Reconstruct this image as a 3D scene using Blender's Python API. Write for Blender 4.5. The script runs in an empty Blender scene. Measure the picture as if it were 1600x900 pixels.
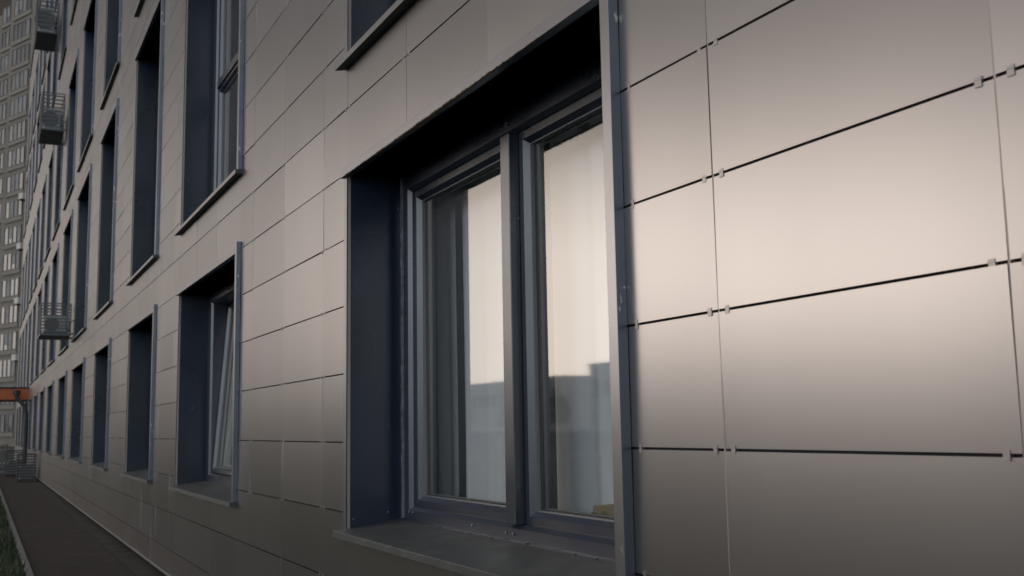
import bpy, bmesh, math, random
from mathutils import Vector, Matrix
random.seed(11)
K = 1.5                      # metres per layout unit (camera-to-wall distance)
G = 0.86                     # ground below the camera, layout units
sc = bpy.context.scene
col = sc.collection

# ------------------------------------------------------------------ camera
FPX = 1655.64
yaw, pit, rol = [math.radians(a) for a in (26.56749, 7.421684, -0.9955)]
F = Vector((math.sin(yaw)*math.cos(pit), math.cos(yaw)*math.cos(pit), math.sin(pit)))
R = Vector((math.cos(yaw), -math.sin(yaw), 0))
U = R.cross(F)
R2 = R*math.cos(rol)+U*math.sin(rol); U2 = U*math.cos(rol)-R*math.sin(rol)
cd = bpy.data.cameras.new('camera'); cam = bpy.data.objects.new('camera', cd); col.objects.link(cam)
m = Matrix((R2, U2, -F)).transposed().to_4x4(); m.translation = Vector((0, 0, G*K)); cam.matrix_world = m
cd.sensor_width = 36; cd.lens = FPX/1600*36; cd.clip_start = 0.05; cd.clip_end = 3000
cd.dof.use_dof = True; cd.dof.focus_distance = 3.6; cd.dof.aperture_fstop = 7
sc.camera = cam
sc.render.resolution_x = 1024; sc.render.resolution_y = 576

# ------------------------------------------------------------------ sky and sun
SUN_EL, SUN_AZ = 50, -60     # azimuth from +Y, negative = towards -X (open side, away from the wall)
w = bpy.data.worlds.new('World'); sc.world = w; w.use_nodes = True
nt = w.node_tree; nt.nodes.clear()
def N(t, **k):
    n = nt.nodes.new(t)
    for a, b in k.items(): setattr(n, a, b)
    return n
def L(a, b): nt.links.new(a, b)
out = N('ShaderNodeOutputWorld'); bg = N('ShaderNodeBackground'); L(bg.outputs[0], out.inputs[0])
sky = N('ShaderNodeTexSky', sky_type='NISHITA', sun_disc=False)
sky.sun_elevation = math.radians(SUN_EL); sky.sun_rotation = math.radians(SUN_AZ); sky.dust_density = 4
hsv = N('ShaderNodeHueSaturation'); hsv.inputs['Saturation'].default_value = .35; L(sky.outputs[0], hsv.inputs['Color'])
tc = N('ShaderNodeTexCoord'); sep = N('ShaderNodeSeparateXYZ'); L(tc.outputs['Generated'], sep.inputs[0])
def math_(op, a, b=None, clamp=False):
    n = N('ShaderNodeMath', operation=op, use_clamp=clamp)
    for i, v in enumerate((a, b)):
        if v is None: continue
        if isinstance(v, (int, float)): n.inputs[i].default_value = v
        else: L(v, n.inputs[i])
    return n.outputs[0]
def smap(v, a, b, c, d):
    n = N('ShaderNodeMapRange', interpolation_type='SMOOTHSTEP'); L(v, n.inputs[0])
    for i, x in enumerate((a, b, c, d)): n.inputs[i+1].default_value = x
    return n.outputs[0]
ga = math.radians(-42)
dt = math_('ADD', math_('MULTIPLY', sep.outputs[0], math.sin(ga)), math_('MULTIPLY', sep.outputs[1], math.cos(ga)))
hz = math_('POWER', math_('ADD', math_('MULTIPLY', sep.outputs[0], sep.outputs[0]), math_('MULTIPLY', sep.outputs[1], sep.outputs[1])), .5)
ca = math_('DIVIDE', dt, math_('MAXIMUM', hz, .001))
ang = math_('MULTIPLY', math_('ARCCOSINE', math_('MINIMUM', ca, .99999)), 57.29578)
fA = smap(ang, 7, 30, 1, .02)
fE = smap(sep.outputs[2], .35, .14, .03, 1)
# added fill band in the sky behind the camera, cooler; lights jambs and curtains
fB = math_('MULTIPLY', smap(sep.outputs[1], .5, -.1, 0, 1), smap(sep.outputs[2], .7, .2, .1, 1))
noi = N('ShaderNodeTexNoise'); noi.inputs['Scale'].default_value = 3; noi.inputs['Detail'].default_value = 4; L(tc.outputs['Generated'], noi.inputs[0])
cl = smap(noi.outputs[0], .3, .7, .93, 1.07)
glow = math_('MULTIPLY', math_('MULTIPLY', fA, fE), cl)
GLOW = 3.2
BACK_FILL = 1.6
vec = N('ShaderNodeMix', data_type='RGBA', blend_type='MIX')
vec.inputs[6].default_value = (.0, .0, .0, 1); vec.inputs[7].default_value = (GLOW, GLOW*.89, GLOW*.8, 1); L(glow, vec.inputs[0])
cloud = N('ShaderNodeMix', data_type='RGBA', blend_type='ADD'); cloud.inputs[0].default_value = 1
# added back fill and glow over the desaturated clear-sky model
nis = N('ShaderNodeMix', data_type='RGBA', blend_type='MULTIPLY'); nis.inputs[0].default_value = 1
nis.inputs[7].default_value = (.02, .0195, .019, 1); L(hsv.outputs[0], nis.inputs[6])
bk = N('ShaderNodeMix', data_type='RGBA', blend_type='MIX'); bk.inputs[6].default_value = (0, 0, 0, 1); bk.inputs[7].default_value = (BACK_FILL*.84, BACK_FILL*.93, BACK_FILL*1.04, 1); L(fB, bk.inputs[0])
c0 = N('ShaderNodeMix', data_type='RGBA', blend_type='ADD'); c0.inputs[0].default_value = 1
L(nis.outputs[2], c0.inputs[6]); L(bk.outputs[2], c0.inputs[7]); L(c0.outputs[2], cloud.inputs[6]); L(vec.outputs[2], cloud.inputs[7])
L(cloud.outputs[2], bg.inputs[0]); bg.inputs[1].default_value = 1.0
sd = bpy.data.lights.new('sun', 'SUN'); sd.energy = .5; sd.specular_factor = 1; sd.angle = math.radians(25); sd.color = (1, .95, .88)
so = bpy.data.objects.new('sun', sd); col.objects.link(so)
e, a = math.radians(SUN_EL), math.radians(SUN_AZ)
so.rotation_euler = Vector((math.cos(e)*math.sin(a), math.cos(e)*math.cos(a), math.sin(e))).to_track_quat('Z', 'Y').to_euler()
sc.view_settings.view_transform = 'Standard'; sc.view_settings.look = 'None'
sc.view_settings.exposure = 0; sc.view_settings.gamma = 1
sc.render.engine = 'CYCLES'

# ------------------------------------------------------------------ materials
def mat(name, base, rough=.6, metal=0, ior=1.5, noise=0, nscale=8, bump=0, bscale=60, dirt=None, dirtscale=6, dirtlo=.55, dirthi=.7, stretch=(1, 1, 1), rvar=0):
    M = bpy.data.materials.new(name); M.use_nodes = True; t = M.node_tree; b = t.nodes['Principled BSDF']
    b.inputs['Roughness'].default_value = rough; b.inputs['Metallic'].default_value = metal; b.inputs['IOR'].default_value = ior
    b.inputs['Base Color'].default_value = (*base, 1)
    if rough >= .8: b.inputs['Specular IOR Level'].default_value = .12
    tcn = t.nodes.new('ShaderNodeTexCoord'); mp = t.nodes.new('ShaderNodeMapping'); mp.inputs['Scale'].default_value = stretch
    t.links.new(tcn.outputs['Object'], mp.inputs[0]); cur = None
    def nz(s, d=5):
        n = t.nodes.new('ShaderNodeTexNoise'); n.inputs['Scale'].default_value = s; n.inputs['Detail'].default_value = d
        t.links.new(mp.outputs[0], n.inputs[0]); return n.outputs[0]
    def mr(v, a, b_, c, d):
        n = t.nodes.new('ShaderNodeMapRange'); t.links.new(v, n.inputs[0])
        for i, x in enumerate((a, b_, c, d)): n.inputs[i+1].default_value = x
        return n.outputs[0]
    if noise:
        mx = t.nodes.new('ShaderNodeMix'); mx.data_type = 'RGBA'
        mx.inputs[6].default_value = (*[c*(1-noise) for c in base], 1); mx.inputs[7].default_value = (*[min(1, c*(1+noise)) for c in base], 1)
        t.links.new(mr(nz(nscale), .3, .7, 0, 1), mx.inputs[0]); cur = mx.outputs[2]
    if dirt:
        mx = t.nodes.new('ShaderNodeMix'); mx.data_type = 'RGBA'
        if cur: t.links.new(cur, mx.inputs[6])
        else: mx.inputs[6].default_value = (*base, 1)
        mx.inputs[7].default_value = (*dirt, 1)
        t.links.new(mr(nz(dirtscale, 8), dirtlo, dirthi, 0, 1), mx.inputs[0]); cur = mx.outputs[2]
    if cur: t.links.new(cur, b.inputs['Base Color'])
    if rvar: t.links.new(mr(nz(nscale*.6), .3, .7, rough-rvar, rough+rvar), b.inputs['Roughness'])
    if bump:
        bp = t.nodes.new('ShaderNodeBump'); bp.inputs['Strength'].default_value = bump; bp.inputs['Distance'].default_value = .002
        t.links.new(nz(bscale, 6), bp.inputs['Height']); t.links.new(bp.outputs[0], b.inputs['Normal'])
    return M

# composite facade panel: satin metallic beige, slight panel to panel difference
def panel_mat():
    M = mat('beige_panel', (.34, .305, .275), .275, .93)
    t = M.node_tree; b = t.nodes['Principled BSDF']
    at = t.nodes.new('ShaderNodeAttribute'); at.attribute_name = 'tone'; at.attribute_type = 'GEOMETRY'
    mx = t.nodes.new('ShaderNodeMix'); mx.data_type = 'RGBA'
    mx.inputs[6].default_value = (.33, .314, .309, 1); mx.inputs[7].default_value = (.395, .377, .373, 1)
    t.links.new(at.outputs['Fac'], mx.inputs[0])
    n = t.nodes.new('ShaderNodeTexNoise'); n.inputs['Scale'].default_value = 2.2; n.inputs['Detail'].default_value = 7
    tcn = t.nodes.new('ShaderNodeTexCoord'); mp = t.nodes.new('ShaderNodeMapping'); mp.inputs['Scale'].default_value = (1, 1.2, .35)
    t.links.new(tcn.outputs['Object'], mp.inputs[0]); t.links.new(mp.outputs[0], n.inputs[0])
    r = t.nodes.new('ShaderNodeMapRange'); t.links.new(n.outputs[0], r.inputs[0])
    for i, x in enumerate((.3, .75, .96, 1.03)): r.inputs[i+1].default_value = x
    m2 = t.nodes.new('ShaderNodeMix'); m2.data_type = 'RGBA'; m2.blend_type = 'MULTIPLY'; m2.inputs[0].default_value = 1
    t.links.new(mx.outputs[2], m2.inputs[6]); t.links.new(r.outputs[0], m2.inputs[7]); t.links.new(m2.outputs[2], b.inputs['Base Color'])
    return M
M = {}
M['panel'] = panel_mat()
M['clip'] = mat('panel_clip', (.33, .31, .3), .35, .8)
M['backing'] = mat('backing', (.05, .04, .045), .8)
M['joint'] = mat('joint_strip', (.36, .31, .28), .45, .4)
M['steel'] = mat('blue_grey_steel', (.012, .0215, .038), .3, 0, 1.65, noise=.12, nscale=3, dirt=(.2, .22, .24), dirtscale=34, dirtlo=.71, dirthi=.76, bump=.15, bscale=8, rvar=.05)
M['steel_trim'] = mat('blue_grey_trim', (.1, .115, .14), .32, .5, 1.8, noise=.1, nscale=5, dirt=(.42, .44, .45), dirtscale=22, dirtlo=.66, dirthi=.7, stretch=(1, 1, .6), rvar=.04)
M['lip'] = mat('casing_lip', (.3, .29, .3), .3, .85, noise=.05, nscale=5, dirt=(.5, .5, .5), dirtscale=22, dirtlo=.68, dirthi=.72)  # paler copy of the trim, reflected sky put into the colour
M['sill'] = mat('sill_steel', (.036, .04, .042), .5, .1, 1.7, noise=.12, nscale=4, dirt=(.085, .085, .08), dirtscale=9, dirtlo=.5, dirthi=.85, rvar=.03)
M['pvc'] = mat('anthracite_frame', (.015, .02, .035), .3, 0, 1.9, noise=.1, nscale=5, dirt=(.16, .16, .17), dirtscale=40, dirtlo=.7, dirthi=.76, rvar=.04)
M['gasket'] = mat('light_gasket', (.17, .175, .185), .5, .2)
M['rubber'] = mat('dark_gasket', (.02, .02, .022), .6)
M['white'] = mat('white_plastic', (.62, .61, .57), .45, noise=.05)
M['sealant'] = mat('old_sealant', (.17, .13, .085), .9, noise=.5, nscale=60)
M['greyseal'] = mat('grey_sealant', (.15, .15, .165), .7, noise=.5, nscale=25)
M['plinth'] = mat('plinth_render', (.055, .053, .05), .85, noise=.2, nscale=4)
M['edge'] = mat('edge_profile', (.2, .185, .17), .5, .4)
M['interior'] = mat('interior_plaster', (.8, .79, .77), .9)
M['apron'] = mat('concrete_apron', (.04, .038, .035), .9, noise=.3, nscale=3, bump=.6, bscale=80)
M['kerb'] = mat('kerb_concrete', (.15, .145, .135), .9, noise=.2, nscale=6, bump=.5)
M['lawn'] = mat('lawn_soil', (.022, .032, .014), .95, noise=.4, nscale=5)
M['blade'] = mat('grass_blade', (.02, .034, .009), .6, noise=.4, nscale=2)
M['asphalt'] = mat('asphalt', (.05, .05, .052), .9, noise=.25, nscale=.8, bump=.5)
M['ground'] = mat('ground', (.045, .047, .038), .95, noise=.35, nscale=.4)
M['curtain'] = None
M['cage'] = mat('cage_metal', (.09, .1, .105), .45, .3)
M['acunit'] = mat('air_conditioner_shell', (.4, .39, .36), .5, noise=.08)
M['acshade'] = mat('old_air_conditioner_shell', (.16, .155, .145), .6, noise=.15)  # darker copy of the shell for ground units, shade put into the colour
M['acdark'] = mat('air_conditioner_grille', (.16, .155, .15), .6)
M['orange'] = mat('orange_fascia', (.42, .1, .018), .5, noise=.08)
M['darkmetal'] = mat('dark_metal', (.03, .032, .034), .5, .3)
M['tower'] = mat('tower_render', (.19, .17, .145), .85, noise=.08, nscale=.4)
M['tower_brown'] = mat('tower_brown', (.16, .125, .095), .85, noise=.08, nscale=.4)
M['towerband'] = mat('tower_band', (.22, .198, .17), .8, noise=.06, nscale=.5)
M['towerframe'] = mat('tower_frame', (.13, .125, .12), .6)
M['towerglass'] = mat('tower_glazing', (.04, .046, .055), .25, 0, 1.6, noise=.5, nscale=.7)
M['towerlight'] = mat('tower_blind', (.17, .17, .165), .6, noise=.3, nscale=.8)
M['box'] = mat('yellow_card', (.19, .155, .08), .6, noise=.1)
M['boxdark'] = mat('box_print', (.12, .11, .07), .6)
M['fence'] = mat('white_fence', (.75, .73, .7), .6, noise=.1)
M['oppo'] = mat('opposite_render', (.62, .58, .55), .85, noise=.1, nscale=.2)
M['oppo2'] = mat('opposite_panel', (.56, .57, .6), .8, noise=.1, nscale=.2)
M['foliage'] = mat('foliage', (.05, .075, .03), .7, noise=.4, nscale=2)
M['bark'] = mat('bark', (.08, .06, .045), .9, noise=.3, nscale=6)

def glass(name, refl, tint):
    m_ = bpy.data.materials.new(name); m_.use_nodes = True; t = m_.node_tree; t.nodes.clear()
    o = t.nodes.new('ShaderNodeOutputMaterial'); mx = t.nodes.new('ShaderNodeMixShader'); tr = t.nodes.new('ShaderNodeBsdfTransparent')
    gl = t.nodes.new('ShaderNodeBsdfGlossy'); gl.inputs['Roughness'].default_value = .035; gl.inputs[0].default_value = (.97, .93, .885, 1)
    tr.inputs[0].default_value = (*tint, 1)
    lw = t.nodes.new('ShaderNodeFresnel')
    ge = t.nodes.new('ShaderNodeNewGeometry'); mi = t.nodes.new('ShaderNodeMapRange'); mi.inputs[3].default_value = 1.5; mi.inputs[4].default_value = 1/1.5
    t.links.new(ge.outputs['Backfacing'], mi.inputs[0]); t.links.new(mi.outputs[0], lw.inputs[0])   # same reflectance from both sides
    ad = t.nodes.new('ShaderNodeMath'); ad.operation = 'MULTIPLY_ADD'; ad.use_clamp = True; ad.inputs[1].default_value = 1.2; ad.inputs[2].default_value = refl
    t.links.new(lw.outputs[0], ad.inputs[0]); t.links.new(ad.outputs[0], mx.inputs[0]); t.links.new(tr.outputs[0], mx.inputs[1]); t.links.new(gl.outputs[0], mx.inputs[2]); t.links.new(mx.outputs[0], o.inputs[0])
    n = t.nodes.new('ShaderNodeTexNoise'); n.inputs['Scale'].default_value = 1.1; n.inputs['Detail'].default_value = 1; tcn = t.nodes.new('ShaderNodeTexCoord'); t.links.new(tcn.outputs['Object'], n.inputs[0])
    bp = t.nodes.new('ShaderNodeBump'); bp.inputs['Strength'].default_value = .03; bp.inputs['Distance'].default_value = .006
    t.links.new(n.outputs[0], bp.inputs['Height']); t.links.new(bp.outputs[0], gl.inputs['Normal'])
    return m_
M['glass'] = glass('window_glass', .12, (.97, .985, .99))
def curtain_mat():
    m_ = bpy.data.materials.new('sheer_curtain'); m_.use_nodes = True; t = m_.node_tree; t.nodes.clear()
    o = t.nodes.new('ShaderNodeOutputMaterial'); mx = t.nodes.new('ShaderNodeMixShader'); tr = t.nodes.new('ShaderNodeBsdfTransparent')
    df = t.nodes.new('ShaderNodeBsdfDiffuse'); tl = t.nodes.new('ShaderNodeBsdfTranslucent'); m2 = t.nodes.new('ShaderNodeMixShader'); m2.inputs[0].default_value = .3
    df.inputs[0].default_value = (.9, .93, .94, 1); tl.inputs[0].default_value = (.7, .76, .78, 1)
    mx.inputs[0].default_value = .86
    t.links.new(df.outputs[0], m2.inputs[1]); t.links.new(tl.outputs[0], m2.inputs[2]); t.links.new(tr.outputs[0], mx.inputs[1]); t.links.new(m2.outputs[0], mx.inputs[2]); t.links.new(mx.outputs[0], o.inputs[0])
    return m_
M['curtain'] = curtain_mat()
def paving_mat():
    m_ = mat('block_paving', (.1, .09, .08), .85); t = m_.node_tree; b = t.nodes['Principled BSDF']
    tcn = t.nodes.new('ShaderNodeTexCoord'); mp = t.nodes.new('ShaderNodeMapping'); t.links.new(tcn.outputs['Object'], mp.inputs[0])
    br = t.nodes.new('ShaderNodeTexBrick'); br.inputs['Scale'].default_value = 1; br.inputs['Brick Width'].default_value = .21; br.inputs['Row Height'].default_value = .105
    br.inputs['Mortar Size'].default_value = .006; br.inputs['Color1'].default_value = (.045, .038, .033, 1); br.inputs['Color2'].default_value = (.032, .027, .024, 1); br.inputs['Mortar'].default_value = (.035, .033, .03, 1)
    t.links.new(mp.outputs[0], br.inputs[0]); t.links.new(br.outputs[0], b.inputs['Base Color'])
    bp = t.nodes.new('ShaderNodeBump'); bp.inputs['Distance'].default_value = .006; bp.invert = True; t.links.new(br.outputs[1], bp.inputs['Height']); t.links.new(bp.outputs[0], b.inputs['Normal'])
    return m_
M['paving'] = paving_mat()

# ------------------------------------------------------------------ mesh helpers (layout units: X away from camera through the wall, s along it, z from eye height)
def P(x, s, z): return (x*K, s*K, (z+G)*K)
class MB:
    def __init__(s): s.v, s.f, s.mi, s.tone = [], [], [], []
    def face(s, pts, mi=0, tone=.5):
        b = len(s.v); s.v += [P(*p) for p in pts]; s.f.append(tuple(range(b, b+len(pts)))); s.mi.append(mi); s.tone.append(tone)
    def box(s, x0, x1, s0, s1, z0, z1, mi=0, tone=.5):
        s.hexa([(x0, s0, z0), (x1, s0, z0), (x1, s1, z0), (x0, s1, z0), (x0, s0, z1), (x1, s0, z1), (x1, s1, z1), (x0, s1, z1)], mi, tone)
    def hexa(s, p, mi=0, tone=.5):
        b = len(s.v); s.v += [P(*q) for q in p]
        for q in ((0, 3, 2, 1), (4, 5, 6, 7), (0, 1, 5, 4), (1, 2, 6, 5), (2, 3, 7, 6), (3, 0, 4, 7)):
            s.f.append(tuple(b+i for i in q)); s.mi.append(mi); s.tone.append(tone)
    def obox(s, c, ux, uy, hx, hy, z0, z1, mi=0):
        # box with horizontal axes ux, uy
        pts = []
        for z in (z0, z1):
            for a, b_ in ((-1, -1), (1, -1), (1, 1), (-1, 1)):
                pts.append((c[0]+ux[0]*hx*a+uy[0]*hy*b_, c[1]+ux[1]*hx*a+uy[1]*hy*b_, z))
        s.hexa(pts, mi)
    def ring(s, prof, s0, s1, z0, z1, mi=0):
        # mitred rectangular ring; prof = [(inset, x), ...]
        loops = []
        for d, x in prof:
            loops.append([(x, s0+d, z0+d), (x, s1-d, z0+d), (x, s1-d, z1-d), (x, s0+d, z1-d)])
        for a, b_ in zip(loops, loops[1:]):
            for i in range(4):
                j = (i+1) % 4; s.face([a[i], a[j], b_[j], b_[i]], mi)
    def tube(s, pts, r, n=10, mi=0):
        rings = []
        pv = [Vector(p) for p in pts]
        for i, p in enumerate(pv):
            d = (pv[min(i+1, len(pv)-1)]-pv[max(i-1, 0)]).normalized()
            u = d.cross(Vector((0, 0, 1)) if abs(d.z) < .9 else Vector((1, 0, 0))).normalized(); v = d.cross(u)
            rings.append([tuple(p+(u*math.cos(2*math.pi*k/n)+v*math.sin(2*math.pi*k/n))*r) for k in range(n)])
        for a, b_ in zip(rings, rings[1:]):
            for k in range(n): s.face([a[k], a[(k+1) % n], b_[(k+1) % n], b_[k]], mi)
        s.face(rings[0][::-1], mi); s.face(rings[-1], mi)
    def build(s, name, mats, parent=None, bevel=0, tone=False, weld=False):
        me = bpy.data.meshes.new(name); me.from_pydata(s.v, [], s.f)
        for m_ in (mats if isinstance(mats, (list, tuple)) else [mats]): me.materials.append(m_)
        me.polygons.foreach_set('material_index', s.mi)
        if tone:
            at = me.attributes.new('tone', 'FLOAT', 'FACE'); at.data.foreach_set('value', s.tone)
        if weld:
            b = bmesh.new(); b.from_mesh(me); bmesh.ops.remove_doubles(b, verts=b.verts, dist=1e-5); bmesh.ops.recalc_face_normals(b, faces=b.faces); b.to_mesh(me); b.free()
        me.update()
        o = bpy.data.objects.new(name, me); col.objects.link(o)
        if parent: o.parent = parent
        if bevel:
            bv = o.modifiers.new('bevel', 'BEVEL'); bv.width = bevel; bv.segments = 2; bv.limit_method = 'ANGLE'
        return o
def tag(o, label=None, cat=None, group=None, kind=None):
    for k, v in (('label', label), ('category', cat), ('group', group), ('kind', kind)):
        if v: o[k] = v
    return o
def empty(name, loc=(0, 0, 0)):
    o = bpy.data.objects.new(name, None); o.location = loc; col.objects.link(o); o.empty_display_size = .1; return o

# ------------------------------------------------------------------ ground
def sheet(name, x0, x1, s0, s1, z, mt):
    m_ = MB(); m_.box(x0, x1, s0, s1, z-.01, z); return tag(m_.build(name, mt), kind='structure')
m_ = MB(); m_.face([(-1500, -1500, -G-.02), (1500, -1500, -G-.02), (1500, 1500, -G-.02), (-1500, 1500, -G-.02)])
tag(m_.build('ground', M['ground']), kind='structure')
sheet('lawn', -6, .29, -6, 27, -G-.008, M['lawn'])
sheet('path', .33, .88, -6, 27, -G, M['paving'])
sheet('apron', .885, 1.04, -6, 38, -G+.004, M['apron'])
sheet('forecourt', -14, .88, 27.1, 60, -G-.004, M['asphalt'])
sheet('road', -60, -24, -90, 160, -G-.012, M['asphalt'])
m_ = MB(); m_.box(.29, .33, -6, 27, -G-.05, -G+.012)
tag(m_.build('kerb', M['kerb'], bevel=.006), kind='structure')
m_ = MB(); m_.box(-14, .88, 27, 27.1, -G-.05, -G+.05)
tag(m_.build('forecourt_kerb', M['kerb'], bevel=.006), kind='structure')
gm = MB()
for i in range(16000):
    s = 3+random.random()**1.5*22; x = .285-random.random()**1.6*2.2
    h = random.uniform(.02, .055); a = random.uniform(0, 6.28); wd = .003*(1+s*.08); dx, ds = math.cos(a)*wd, math.sin(a)*wd
    lx, ls = random.uniform(-.02, .02), random.uniform(-.02, .02)
    gm.face([(x-dx, s-ds, -G-.009), (x+dx, s+ds, -G-.009), (x+lx, s+ls, -G+h)])
tag(gm.build('grass', M['blade']), 'short dark green grass beside the kerb of the paved path', 'grass', kind='stuff')

# ------------------------------------------------------------------ the facade
B = empty('apartment_building', P(1, 17, -G))
B.location = (0, 0, 0)
tag(B, 'long apartment building clad in satin beige panels with deep blue-grey window casings', 'building')
COLS = [(3.14, 1.58), (6.305, 4.70), (8.65, 7.226), (11.40, 9.925), (14.35, 12.53), (16.95, 15.25), (19.77, 18.1), (22.34, 20.7),
        (24.9, 23.2), (27.3, 25.7), (29.7, 28.1), (32.1, 30.5), (34.5, 32.9), (36.9, 35.3)]
ROWS = [(-.30, .786), (1.16, 2.965), (3.35, 5.225), (6.25, 8.05), (8.44, 10.25)]
S0, S1, ZB, ZT = -5.0, 37.6, -.80, 11.8
GZ, GV = .0043, .0019
# s breaks
br = set([S0, S1])
for a in [1.297-.514*k for k in range(13)]:
    if a > S0+.1: br.add(a)
prev = None
for (l, r) in COLS:
    n = max(1, round((l-r)/.515))
    for k in range(n+1): br.add(round(r+(l-r)*k/n, 4))
edges = [(COLS[i][0], COLS[i+1][1]) for i in range(len(COLS)-1)]+[(COLS[-1][0], S1)]
for a, b_ in edges:
    wd = b_-a; n = int((wd-.2)/.52); n = max(n, 0); rem = (wd-n*.52)/2
    for k in range(n+1): br.add(round(a+rem+k*.52, 4))
br = sorted(br)
zj = [-.041+.21*k for k in range(-3, 57)]
zj = [ZB]+[z for z in zj if ZB+.05 < z < ZT-.05]+[ZT]
def inwin(s):
    for l, r in COLS:
        if r-.001 < s < l+.001: return True
    return False
cl = MB()
jt = MB()
def tile(s0, s1, z0, z1):
    if z1-z0 < .035 or s1-s0 < .03: return
    t = random.random(); t = .5+(t-.5)*.9
    d = [random.gauss(0, .0005) for _ in range(4)]
    a0, a1, b0, b1 = s0+GV/2, s1-GV/2, z0+GZ/2, z1-GZ/2
    xf = [1+q for q in d]; xf[3] = xf[0]-xf[1]+xf[2]
    cl.hexa([(xf[0], a0, b0), (1.009, a0, b0), (1.009, a1, b0), (xf[1], a1, b0), (xf[3], a0, b1), (1.009, a0, b1), (1.009, a1, b1), (xf[2], a1, b1)], 0, t)
for i in range(len(br)-1):
    s0, s1 = br[i], br[i+1]; sm = (s0+s1)/2; iw = inwin(sm)
    for j in range(len(zj)-1):
        z0, z1 = zj[j], zj[j+1]
        segs = [(z0, z1)]
        if iw:
            for b0, b1 in ROWS:
                ns = []
                for p, q in segs:
                    if q <= b0 or p >= b1: ns.append((p, q)); continue
                    if p < b0: ns.append((p, b0))
                    if q > b1: ns.append((b1, q))
                segs = ns
        for p, q in segs: tile(s0, s1, p, q)
# light strips that close the vertical joints
for s in br[1:-1]:
    bands = [(ZB, ZT)]
    if inwin(s) and not any(abs(s-l) < .002 or abs(s-r) < .002 for l, r in COLS):
        bands = [(ZB, ROWS[0][0])]+[(ROWS[k][1], ROWS[k+1][0]) for k in range(4)]+[(ROWS[4][1], ZT)]
    for p, q in bands: jt.box(1.0005, 1.0095, s-GV*.8, s+GV*.8, p, q)
cladding = cl.build('cladding', M['panel'], B, tone=True)
jt.build('joint_strip', M['joint'], cladding)
# solid wall behind
wl = MB()
XB, XI = 1.0095, 1.28
def wallbox(s0, s1, z0, z1): wl.box(XB, XI, s0, s1, z0, z1)
zs = [ZB]+[v for r_ in ROWS for v in r_]+[ZT]
for k in range(0, len(zs), 2): wallbox(S0+.005, S1-.005, zs[k], zs[k+1])
for b0, b1 in ROWS:
    cur = S0+.005
    for l, r in COLS: wallbox(cur, r, b0, b1); cur = l
    wallbox(cur, S1-.005, b0, b1)
wl.build('wall', M['backing'], B)
m_ = MB(); m_.box(1.035, 1.28, S0, S1, -G-.05, ZB-.001); m_.build('plinth', M['plinth'], B)
m_ = MB(); m_.box(.992, 1.03, S0, S1, ZB-.014, ZB-.002); m_.build('drip_profile', M['edge'], B)
m_ = MB(); m_.box(.97, 8.0, S0-.02, S1+.02, ZT+.001, ZT+.06); m_.build('roof', M['darkmetal'], B)
m_ = MB()
m_.box(7.9, 8, S0, S1, -G-.05, ZT); m_.box(1.281, 7.899, S0, S0+.1, -G-.05, ZT); m_.box(1.281, 7.899, S1-.1, S1, -G-.05, ZT)
m_.build('rear_wall', M['tower'], B)
m_ = MB()
for z in (-.42, .98, 3.16, 5.75, 8.25, 10.5): m_.box(1.281, 7.89, S0+.11, S1-.11, z-.05, z+.05)
m_.box(4.2, 4.3, S0+.11, S1-.11, -.36, 10.4)
for i in range(len(COLS)-1):
    c = (COLS[i][0]+COLS[i+1][1])/2; m_.box(1.281, 4.19, c-.03, c+.03, -.36, 10.4)
m_.box(1.281, 4.19, .6, .66, -.36, 10.4)
m_.build('interior', M['interior'], B)

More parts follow.
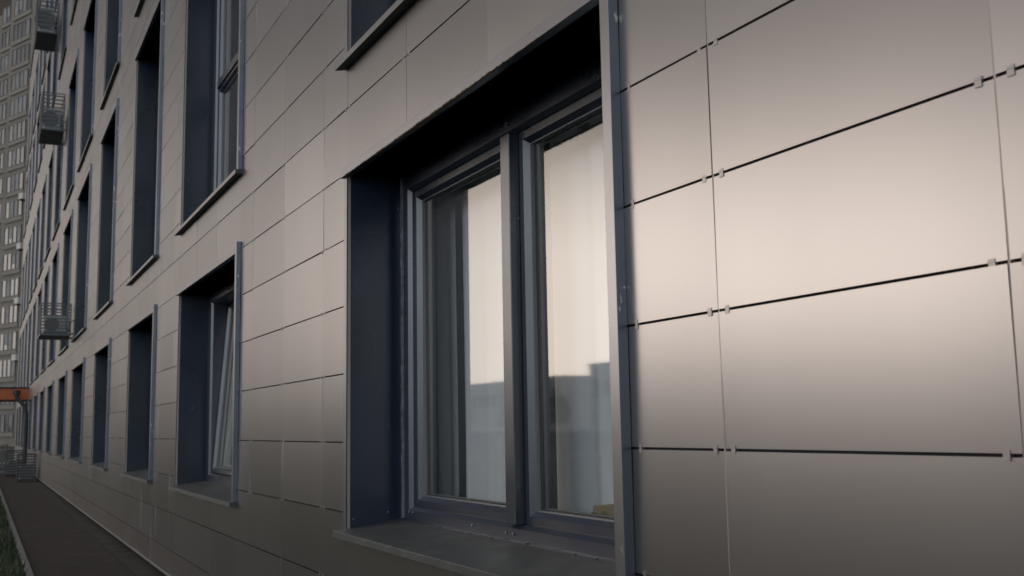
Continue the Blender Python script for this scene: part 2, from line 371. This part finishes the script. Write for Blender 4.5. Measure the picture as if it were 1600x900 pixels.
# ------------------------------------------------------------------ windows
def make_window(ci, ri):
    l, r = COLS[ci]; b0, b1 = ROWS[ri]; near = ci < 3
    upper = ri > 0
    w_ = MB(); t = .006
    # reveal: jambs and soffit
    w_.box(.9975, 1.30, l-.0005, l+t, b0, b1+t); w_.box(1.169, 1.27, l-.054, l-.0006, b0+.02, b1-.0008); w_.box(1.169, 1.27, r+.0006, r+.029, b0+.02, b1-.0005); w_.box(1.169, 1.27, r+.0295, l-.0545, b1-.006, b1-.0005); w_.box(.984, 1.30, r-t, r+.0005, b0, b1+t); w_.box(.989, 1.30, r+.001, l-.001, b1, b1+t)
    wo = w_.build('window', M['steel'], B, weld=False)
    tr = MB(); fw = .03; xo = .979
    tr.box(.9962, .9995, l-.002, l+fw-.002, b0-.005, b1+.026)                       # far flange
    tr.box(xo, .9995, r-fw+.002, r+.002, b0-.022, b1+.045)                       # near flange
    tr.box(.984, .9995, r+.0025, l+fw-.003, b1-.002, b1+.0245)                  # head flange
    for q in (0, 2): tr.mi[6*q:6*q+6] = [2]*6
    for q in range(3): tr.mi[6*q+5] = 1                                          # front faces, sky sheen put into the colour
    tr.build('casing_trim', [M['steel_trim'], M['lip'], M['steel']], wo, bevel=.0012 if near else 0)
    si = MB()
    zi, zo, xs = b0+.024, b0-.004, .966
    si.hexa([(xs, r-fw-.004, zo-.02), (1.168, r-fw-.004+.03, zi-.02), (1.168, l+.0, zi-.02), (xs, l+fw+.004, zo-.02),
             (xs, r-fw-.004, zo), (1.168, r+.0, zi), (1.168, l+.0, zi), (xs, l+fw+.004, zo)])
    if upper: si.mi[5] = 1  # sill nose takes the same painted sky sheen
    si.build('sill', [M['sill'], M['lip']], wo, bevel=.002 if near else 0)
    fr = MB()
    FX = 1.1635; l0, r0 = l, r; l, r = l-.0545, r+.0295
    prof = [(0, 1.25), (0, FX), (.040, FX), (.050, FX+.012), (.050, 1.25)]
    zb_, zt_ = b0+.015, b1-.0065
    fr.ring(prof, r+.0005, l-.0005, zb_, zt_)
    frame = fr.build('frame', M['pvc'], wo, bevel=.0012 if near else 0)
    mc = .5*(l0+r0)-.022
    mw = .029
    muls = [mc]
    if not (ci > 9):
        mu = MB(); mu.hexa([(1.154, mc-mw+.004, zb_+.05), (1.27, mc-mw, zb_+.05), (1.27, mc+mw, zb_+.05), (1.154, mc+mw-.004, zb_+.05),
                            (1.154, mc-mw+.004, zt_-.05), (1.27, mc-mw, zt_-.05), (1.27, mc+mw, zt_-.05), (1.154, mc+mw-.004, zt_-.05)])
        mu.build('mullion', M['pvc'], wo, bevel=.003 if near else 0)
    panels = [(r+.0505, mc-mw-.0005), (mc+mw+.0005, l-.0505)]
    zr = [(zb_+.0505, zt_-.0505)]
    if upper:
        tz = b0+.87
        tm = MB(); tm.box(1.17, 1.245, r+.0505, mc-mw-.0005, tz-.02, tz+.02); tm.box(1.17, 1.245, mc+mw+.0005, l-.0505, tz-.02, tz+.02)
        tm.build('transom', M['pvc'], wo, bevel=.002 if near else 0)
        zr = [(zb_+.0505, tz-.0205), (tz+.0205, zt_-.0505)]
    for pi, (p0, p1) in enumerate(panels):
        for (q0, q1) in zr:
            tilt = (ci == 1 and ri == 0 and pi == 1)
            sa = MB()
            sa.ring([(0, 1.233), (0, 1.181), (.020, 1.181), (.031, 1.196), (.031, 1.233), (0, 1.233)], p0, p1, q0, q1)
            so_ = sa.build('sash', M['pvc'], wo, bevel=.001 if near else 0)
            objs = [so_]
            if near:
                ga_ = MB(); ga_.ring([(.0305, 1.1965), (.0335, 1.1965), (.0335, 1.2055)], p0, p1, q0, q1)
                ga_.ring([(.0335, 1.2055), (.0365, 1.2055), (.0365, 1.2155)], p0, p1, q0, q1, 1)
                ga_.ring([(.0365, 1.2155), (.0385, 1.2155), (.0385, 1.223)], p0, p1, q0, q1)
                objs.append(ga_.build('glazing_bead', [M['gasket'], M['rubber']], wo))
            pa = MB(); pa.face([(1.2045, p0+.031, q1-.031), (1.2045, p1-.031, q1-.031), (1.2045, p1-.031, q0+.031), (1.2045, p0+.031, q0+.031)])
            objs.append(pa.build('pane', M['glass'], wo))
            if tilt:
                wi = MB(); wi.ring([(0, 1.2335), (.045, 1.2335), (.045, 1.27), (0, 1.27), (0, 1.2335)], p0, p1, q0, q1); objs.append(wi.build('inner_face', M['white'], wo))
                wf = MB(); wf.ring([(-.002, 1.271), (.0, 1.262), (-.03, 1.262), (-.03, 1.275)], p0, p1, q0, q1); wf.build('inner_frame', M['white'], wo)
                for ob in objs:
                    piv = Vector(P(1.24, 0, q0)); T = Matrix.Translation(piv) @ Matrix.Rotation(math.radians(4.5), 4, 'Y') @ Matrix.Translation(-piv)
                    ob.data.transform(T)
    return wo
for ri in range(len(ROWS)):
    for ci in range(len(COLS)):
        wo = make_window(ci, ri)
        if (ci, ri) == (0, 0): W1 = wo
        if (ci, ri) == (1, 0): wo['label'] = 'second window from the front, its far sash tilted inwards'
W1['label'] = 'large foreground window with two tall panes and a grey mullion'
# aged sealant and foam on the foreground window
l, r = COLS[0]; b0, b1 = ROWS[0]
m_ = MB()
s = l-.01
while s > r+.2:
    k = min(1, max(.15, (l-s)/.5)) if s > 2.3 else max(.1, (s-1.7)/.6)
    hgt = random.uniform(.001, .006)*k; wd = random.uniform(.003, .010); x = .982+random.uniform(0, .003)
    m_.hexa([(x, s, b1-.0025-hgt*.6), (x+.018*k, s+.001, b1-.001), (x+.018*k, s-wd, b1-.001), (x, s-wd*.6, b1-.0025-hgt*.3),
             (x+.001, s+.001, b1+.0005), (x+.019*k, s+.001, b1+.0008), (x+.019*k, s-wd, b1+.0008), (x+.001, s-wd, b1+.0005)])
    s -= wd*random.uniform(.7, 1.6)
m_.build('foam_residue', M['sealant'], W1)
m_ = MB(); z = b0+.03
while z < b1-.02:
    h = random.uniform(.01, .05); wv = random.uniform(.003, .008)
    m_.box(1.158-wv*.5, 1.168, l-.058, l-.054-wv*.0, z, min(b1-.003, z+h)); z += h*1.001
m_.build('sealant_bead', M['greyseal'], W1)
m_ = MB()
s = l-.02
while s > r+.1:
    h = random.uniform(.02, .09); m_.box(1.154+random.uniform(0, .004), 1.163, s-h, s, b0+.0175, b0+.024+random.uniform(0, .003)); s -= h*1.0002
m_.build('sill_sealant', M['pvc'], W1)
m_ = MB()
for (x, ss, z) in ((1.02, l, -.27), (1.13, l, -.255)):
    m_.tube([(x, ss-.0035, z), (x, ss, z)], .003, 8)
for (ss, z) in ((2.58, -.255), (2.38, -.258), (2.34, -.258), (3.04, -.25), (3.01, -.25), (2.34, .762), (2.34, .754)):
    m_.tube([(1.160, ss, z), (1.165, ss, z)], .0035, 8)
m_.build('screw_cap', M['greyseal'], W1)

# ------------------------------------------------------------------ panel clips
cm = MB()
hw, hh = .0048, .0062
cm.v = []
def clip_geo(mb, x, s, z, k=1.0, tall=1.0):
    a = hw*k; h = hh*tall
    mb.box(x-.0012, x+.004, s-a, s+a, z-h, z-h*.32)
    mb.box(x-.0012, x+.004, s-a, s+a, z+h*.32, z+h)
    mb.box(x-.0007, x+.006, s-a*.98, s+a*.98, z-h*.319, z+h*.319)
cands = []
for j, z in enumerate(zj[1:-1]):
    for s in br:
        if s < .1 or s > 22 or (z < -.3 and s > 3.6): continue
        if inwin(s) and any(b0-.03 < z < b1+.03 for b0, b1 in ROWS):
            side = [(-1, s) for l, r in COLS if abs(s-r) < .002]
            other = [(1, s) for l, r in COLS if abs(s-l) < .002]
            for sg, s_ in side: cands.append((s_+sg*.056, z, .62, 1.15))
            continue
        for sg in (-1, 1): cands.append((s+sg*.0215, z, 1, 1))
def inview(s, z):
    p = Vector((1, s, z)); d = p.dot(F); x = 800+FPX*p.dot(R2)/d; y = 450-FPX*p.dot(U2)/d
    return -10 < x < 1610 and -10 < y < 910
cands = [c for c in cands if inview(c[0], c[1])]
cands.sort(key=lambda c: c[0])
protos = {}
for k_, t_ in ((1, 1), (.62, 1.3)):
    mb = MB(); clip_geo(mb, 0, 0, -G, .85 if k_ < 1 else 1, t_); o = mb.build('panel_clip', M['clip'], B); protos[k_] = o.data; bpy.data.objects.remove(o)
for (s, z, k_, t_) in cands[:100]:
    o = bpy.data.objects.new('panel_clip', protos[k_]); o.location = P(1, s, z); o.rotation_euler = (random.uniform(-.06, .06), 0, 0); o.parent = B; col.objects.link(o)
rest = MB()
for (s, z, k_, t_) in cands[100:1400]: clip_geo(rest, 1, s, z, k_, t_)
tag(rest.build('panel_clip', M['clip'], B), kind='stuff')

# ------------------------------------------------------------------ curtains and things behind the glass
def curtain(s0, s1, z0, z1, x, label, amp=.009, freq=30, group=None):
    mb = MB(); n = int((s1-s0)*160); ph = random.uniform(0, 6); pts = []
    for i in range(n+1):
        s = s0+(s1-s0)*i/n
        pts.append((s, amp*(math.sin(s*freq+ph)+.5*math.sin(s*freq*1.93+1.3*ph))))
    me_v = []; nz = 8; fc = []
    for j in range(nz+1):
        z = z1+(z0-z1)*j/nz; g = .6+.5*j/nz
        for i, (s, o_) in enumerate(pts): me_v.append(P(x+o_*g+.004*math.sin(z*3+s*7), s+.006*math.sin(z*2.2+s*15)*j/nz, z))
    for j in range(nz):
        for i in range(n): a = j*(n+1)+i; fc.append((a, a+1, a+n+2, a+n+1))
    me = bpy.data.meshes.new('curtain'); me.from_pydata(me_v, [], fc); me.materials.append(M['curtain'])
    for p in me.polygons: p.use_smooth = True
    o = bpy.data.objects.new('curtain', me); col.objects.link(o)
    return tag(o, label, 'curtain', group)
curtain(3.02, 3.5, -.34, .70, 1.32, 'pale sheer curtain at the far left edge of the foreground window', group='sheer curtains')
curtain(1.20, 2.96, -.34, .70, 1.32, 'wide pale sheer curtain behind both panes of the foreground window', group='sheer curtains')
curtain(4.75, 6.6, -.34, .70, 1.42, 'pale curtain behind the tilted sash of the second window', group='sheer curtains')
curtain(4.75, 6.6, 1.1, 2.95, 1.34, 'tall pale curtain in the upper window above the second window', group='sheer curtains')
m_ = MB(); m_.tube([(1.33, 3.5, .728), (1.33, 1.0, .728)], .008, 10)
cr = m_.build('curtain_rail', M['white']); tag(cr, 'thin white curtain rail behind the top of the foreground window', 'curtain rail')
m_ = MB()
for s in (2.98, 2.60, 2.24, 1.9): m_.box(1.318, 1.342, s-.008, s+.008, .738, .775)
m_.build('bracket', M['white'], cr)
bx = MB(); bx.hexa([(1.262, 2.03, -.262), (1.32, 2.03, -.262), (1.32, 2.145, -.262), (1.262, 2.145, -.262), (1.262, 2.03, -.178), (1.32, 2.03, -.178), (1.32, 2.135, -.183), (1.262, 2.128, -.183)])
yb = bx.build('cardboard_box', M['box'], bevel=.003); tag(yb, 'small yellow printed box on the inner sill of the foreground window', 'box')
m_ = MB()
m_.tube([(1.2613, 2.125, -.212), (1.2605, 2.125, -.212)], .016, 12); m_.tube([(1.2613, 2.082, -.205), (1.2605, 2.082, -.205)], .012, 12)
m_.build('print', M['boxdark'], yb)
# inner sill boards
m_ = MB(); m_.box(1.281, 1.40, 1.4, 3.3, -.29, -.266); m_.build('inner_sill', M['white'], W1)

# ------------------------------------------------------------------ air conditioner cages
def cage(x0, x1, s0, s1, z0, z1, label, aclabel, ground=False, unit=True):
    cm_ = M['darkmetal'] if ground else M['cage']; c = empty('ac_cage', (0, 0, 0)); tag(c, label, 'cage', 'slatted metal cages around air conditioners')
    fr = MB(); t = .014
    for x in (x0, x1-t):
        for s in (s0, s1-t): fr.box(x, x+t, s, s+t, z0, z1)
    for z in (z0, z1-t):
        for s in (s0, s1-t): fr.box(x0+t, x1-t, s, s+t, z, z+t)
        for x in (x0, x1-t): fr.box(x, x+t, s0+t, s1-t, z, z+t)
    fr.build('frame', cm_, c)
    sl = MB(); n = 9; dz = (z1-z0-2*t)/n
    for k in range(n):
        z = z0+t+dz*(k+.3)
        sl.box(x0+t, x1-t, s0+.004, s0+.012, z, z+dz*.34)
        sl.box(x0+.004, x0+.012, s0+t, s1-t, z, z+dz*.34)
    sl.build('slat', cm_, c)
    if not ground:
        bk = MB(); bk.box(x1-t, .9795 if x1 < .975 else 1.0, s0+.03, s0+.05, z0-.0, z0+.02); bk.box(x1-t, .999, s1-.05, s1-.03, z0, z0+.02)
        bk.box(x0, x1, s0, s1, z0-.015, z0-.001); bk.build('bracket', M['cage'], c)
    if unit:
        u = empty('air_conditioner', (0, 0, 0)); tag(u, aclabel, 'air conditioner', 'outdoor units inside the cages')
        hp = MB(); hp.tube([(x1-.05, s0+.2, z0+.1), (x1-.01, s0+.18, z0+.05), (x1+.0, s0+.16, z0+.16), (1.0, s0+.15, z0+.2)], .011, 8); hp.build('hose', M['acdark'], u)
        ub = MB(); ub.box(x0+.05, x1-.05, s0+.12, s1-.2, z0+.03, z0+(z1-z0)*.62); ub.build('housing', M['acshade'] if ground else M['acunit'], u, bevel=.01)
        gr = MB(); gr.tube([((x0+x1)/2-.04, s0+.119, z0+(z1-z0)*.33), ((x0+x1)/2-.04, s0+.114, z0+(z1-z0)*.33)], (z1-z0)*.22, 20); gr.build('fan_grille', M['acdark'], u)
cage(.60, .95, 14.1, 14.8, 1.215, 1.60, 'lower slatted cage on the wall beneath the second storey windows', 'beige unit seen through the lower wall cage')
cage(.63, .96, 17.2, 18.1, 4.62, 5.20, 'dark slatted cage hung high on the wall near the tower', 'beige unit seen through the upper dark cage')
cage(.60, .94, 20.0, 21.0, 7.15, 7.95, 'highest wall cage, at the top left corner of the photo', 'unit inside the highest wall cage')
cage(.63, .955, 21.6, 22.3, -G+.004, -.36, 'black slatted cage standing on the ground by the wall', 'unit in the nearer ground cage', True)
cage(.50, .86, 24.6, 25.4, -G+.004, -.33, 'farther ground cage, half hidden behind the black one', 'unit in the farther ground cage', True)

# ------------------------------------------------------------------ entrance canopy, downpipe, fence
c = empty('entrance_canopy'); tag(c, 'orange entrance canopy at the far end of the building', 'canopy')
m_ = MB(); m_.box(-.7, .999, 28, 30, .83, 1.09); m_.build('fascia', M['orange'], c)
m_ = MB(); m_.box(-.72, .999, 27.97, 30.03, 1.091, 1.13); m_.build('roof', M['darkmetal'], c)
m_ = MB(); m_.box(-.6, -.5, 28.2, 28.3, -G, .829); m_.build('post', M['darkmetal'], c)
c = empty('downpipe'); tag(c, 'dark downpipe with an elbow beside the orange canopy', 'downpipe')
m_ = MB(); m_.tube([(.73, 27.75, .96), (.74, 27.75, .86), (.92, 27.7, .66), (.955, 27.7, .5), (.955, 27.7, -G)], .045, 12); m_.build('pipe', M['darkmetal'], c)
m_ = MB(); m_.tube([(.73, 27.75, 1.04), (.73, 27.75, .93)], .085, 14); m_.build('hopper', M['darkmetal'], c)
c = empty('picket_fence'); tag(c, 'pale low fence at the far end of the path', 'fence')
m_ = MB()
for k in range(14): m_.box(-.5+k*.085, -.5+k*.085+.06, 31, 31.03, -G, -.25+.02*math.sin(k))
m_.build('picket', M['kerb'], c)
m_ = MB(); m_.box(-.52, .68, 31.03, 31.05, -.4, -.36); m_.box(-.52, .68, 31.03, 31.05, -.75, -.71); m_.build('rail', M['fence'], c)

# ------------------------------------------------------------------ tower beyond
ux = Vector((-.423, .906)); un = Vector((-.906, -.423))      # along the facade, outward normal
def tower(org, length, depth, H, bays, fh, z_first, name_label, wallmat, acs=(), right=0.0):
    t = empty('residential_tower'); tag(t, name_label, 'tower')
    mb = MB(); c = Vector(org)+ux*(length/2)-un*depth/2
    mb.obox(c, ux, un, length/2, depth/2, -G, H); mb.build('wall', wallmat, t)
    nfl = int((H-z_first)/fh)
    for k in range(nfl+1):
        z = z_first+k*fh
        for (b0, b1, nm) in bays:
            cc = Vector(org)+ux*((b0+b1)/2)+un*.04
            bd = MB(); bd.obox(cc, ux, un, (b1-b0)/2+.12, .05, z-.34, z-.03); bd.build('parapet', M['towerband'], t)
    for k in range(nfl+1):
        z = z_first+k*fh
        for (b0, b1, nm) in bays:
            g = MB(); cc = Vector(org)+ux*((b0+b1)/2)+un*.02
            g.obox(cc, ux, un, (b1-b0)/2, .03, z, z+fh*.66); w_ = g.build('window', M['towerglass'], t)
            f = MB()
            for q in range(nm+1):
                p = Vector(org)+ux*(b0+(b1-b0)*q/nm)+un*.07; f.obox(p, ux, un, .035, .02, z, z+fh*.66)
            for zz in (z+.02, z+fh*.64): f.obox(Vector(org)+ux*((b0+b1)/2)+un*.072, ux, un, (b1-b0)/2, .02, zz-.02, zz+.02)
            f.build('frame', M['towerframe'], w_)
            for q in range(nm):
                if random.random() < .5:
                    p = Vector(org)+ux*(b0+(b1-b0)*(q+.5)/nm)+un*.053; bl = MB(); bl.obox(p, ux, un, (b1-b0)/nm*random.uniform(.25, .45), .003, z+fh*random.choice((0, 0, .2)), z+fh*.65); bl.build('blind', M['towerlight'], w_)
    return t
# main face; s about 85 units away
t1 = tower((4.6, 81.5), 9.0, 8, 64, [(5.8, 8.35, 4)], 2.03, .2, 'tall pale residential tower with glazed balconies, nearest beyond the wall', M['tower'])
t2 = tower((1.35, 90.0), 9, 8, 34, [(.75, 2.5, 3), (3.6, 5.2, 2)], 2.03, .6, 'lower tower wing stepped back on the left, with narrow windows', M['tower'])
t3 = tower((-1.8, 99), 12, 10, 60, [], 2.03, .5, 'plain brown tower block at the far left edge', M['tower_brown'])
for k, (px_s, z) in enumerate([(5.2, 9.6), (5.2, 13.7), (5.2, 17.5), (5.2, 5.4)]):
    u = empty('air_conditioner'); tag(u, ['unit low on the pale tower beside its glazed balconies', 'unit on the pale tower, second from the bottom', 'unit high on the pale tower, uppermost of its column', 'unit lowest on the pale tower'][0 if k == 0 else k], 'air conditioner', 'outdoor units on the tower')
    mb = MB(); p = Vector((4.6, 81.5))+ux*px_s+un*.3; mb.obox(p, ux, un, .3, .2, z, z+.45); mb.build('housing', M['acunit'], u)
    mb = MB(); mb.obox(p, ux, un, .32, .28, z-.06, z-.001); mb.build('bracket', M['darkmetal'], u)

# ------------------------------------------------------------------ what the glass reflects: the open side of the street
def block(x, s, dx, ds, h, label, mt):
    b = empty('low_building'); tag(b, label, 'building')
    mb = MB(); mb.box(x-dx, x, s, s+ds, -G, h); mb.build('wall', mt, b)
    mb = MB(); mb.box(x-dx-.2, x+.2, s-.2, s+ds+.2, h+.001, h+.15); mb.build('roof', M['darkmetal'], b)
    n = int(ds/2.2)
    for k in range(n):
        q = s+.8+k*2.2; wm = MB(); wm.box(x, x+.03, q, q+1.1, h*.45, h*.75); wm.build('window', M['towerglass'], b)
block(-62, 116, 12, 90, 6.0, 'long low beige building across the street, reflected in the left pane', M['oppo'])
block(-56, 76, 12, 22.5, 6.3, 'low grey warehouse across the street, reflected in the right pane', M['oppo2'])
block(-66, 20, 12, 50, 4.6, 'beige building across the street, right of the warehouse', M['oppo'])
c = empty('road_barrier'); tag(c, 'white horizontal road barrier across the street, reflected in the glass', 'barrier')
m_ = MB(); m_.box(-22.05, -22, 0, 90, -.2, -.1); m_.build('rail', M['fence'], c)
m_ = MB()
for k in range(30): m_.box(-22.2, -22.06, k*3, k*3+.12, -G, -.2)
m_.build('post', M['darkmetal'], c)
def tree(x, s, h, label):
    t = empty('street_tree'); tag(t, label, 'tree', 'trees across the street')
    tk = MB(); tk.tube([(x, s, -G), (x+.05, s, -G+h*.3), (x, s+.05, -G+h*.6)], .12, 8); tk.build('trunk', M['bark'], t)
    cr_ = MB()
    for i in range(700):
        a = random.uniform(0, 6.28); rr = random.random()**.5*h*.38*(1+.3*math.sin(a*3+x)); zz = -G+h*(.3+.7*random.random()); rr *= math.sin(min(1, max(.1, (zz+G)/h))*2.9)*.7+.35
        p = Vector((x+rr*math.cos(a), s+rr*math.sin(a), zz)); d = [Vector((random.gauss(0, .12), random.gauss(0, .12), random.gauss(0, .12))) for _ in range(3)]
        cr_.face([tuple(p+q) for q in d])
    cr_.build('crown', M['foliage'], t)
tl = ['small round tree across the street, nearest the tower', 'small tree in front of the low beige building', 'bushy tree between the two low buildings', 'small tree before the grey warehouse', 'bushy tree before the grey warehouse end', 'small tree farthest right across the street']
for k, (x, s, h) in enumerate([(-46, 110, 3.3), (-45, 96, 2.8), (-44, 84, 3.4), (-45, 70, 2.6), (-44, 58, 3.0), (-46, 44, 2.8)]): tree(x, s, h, tl[k])
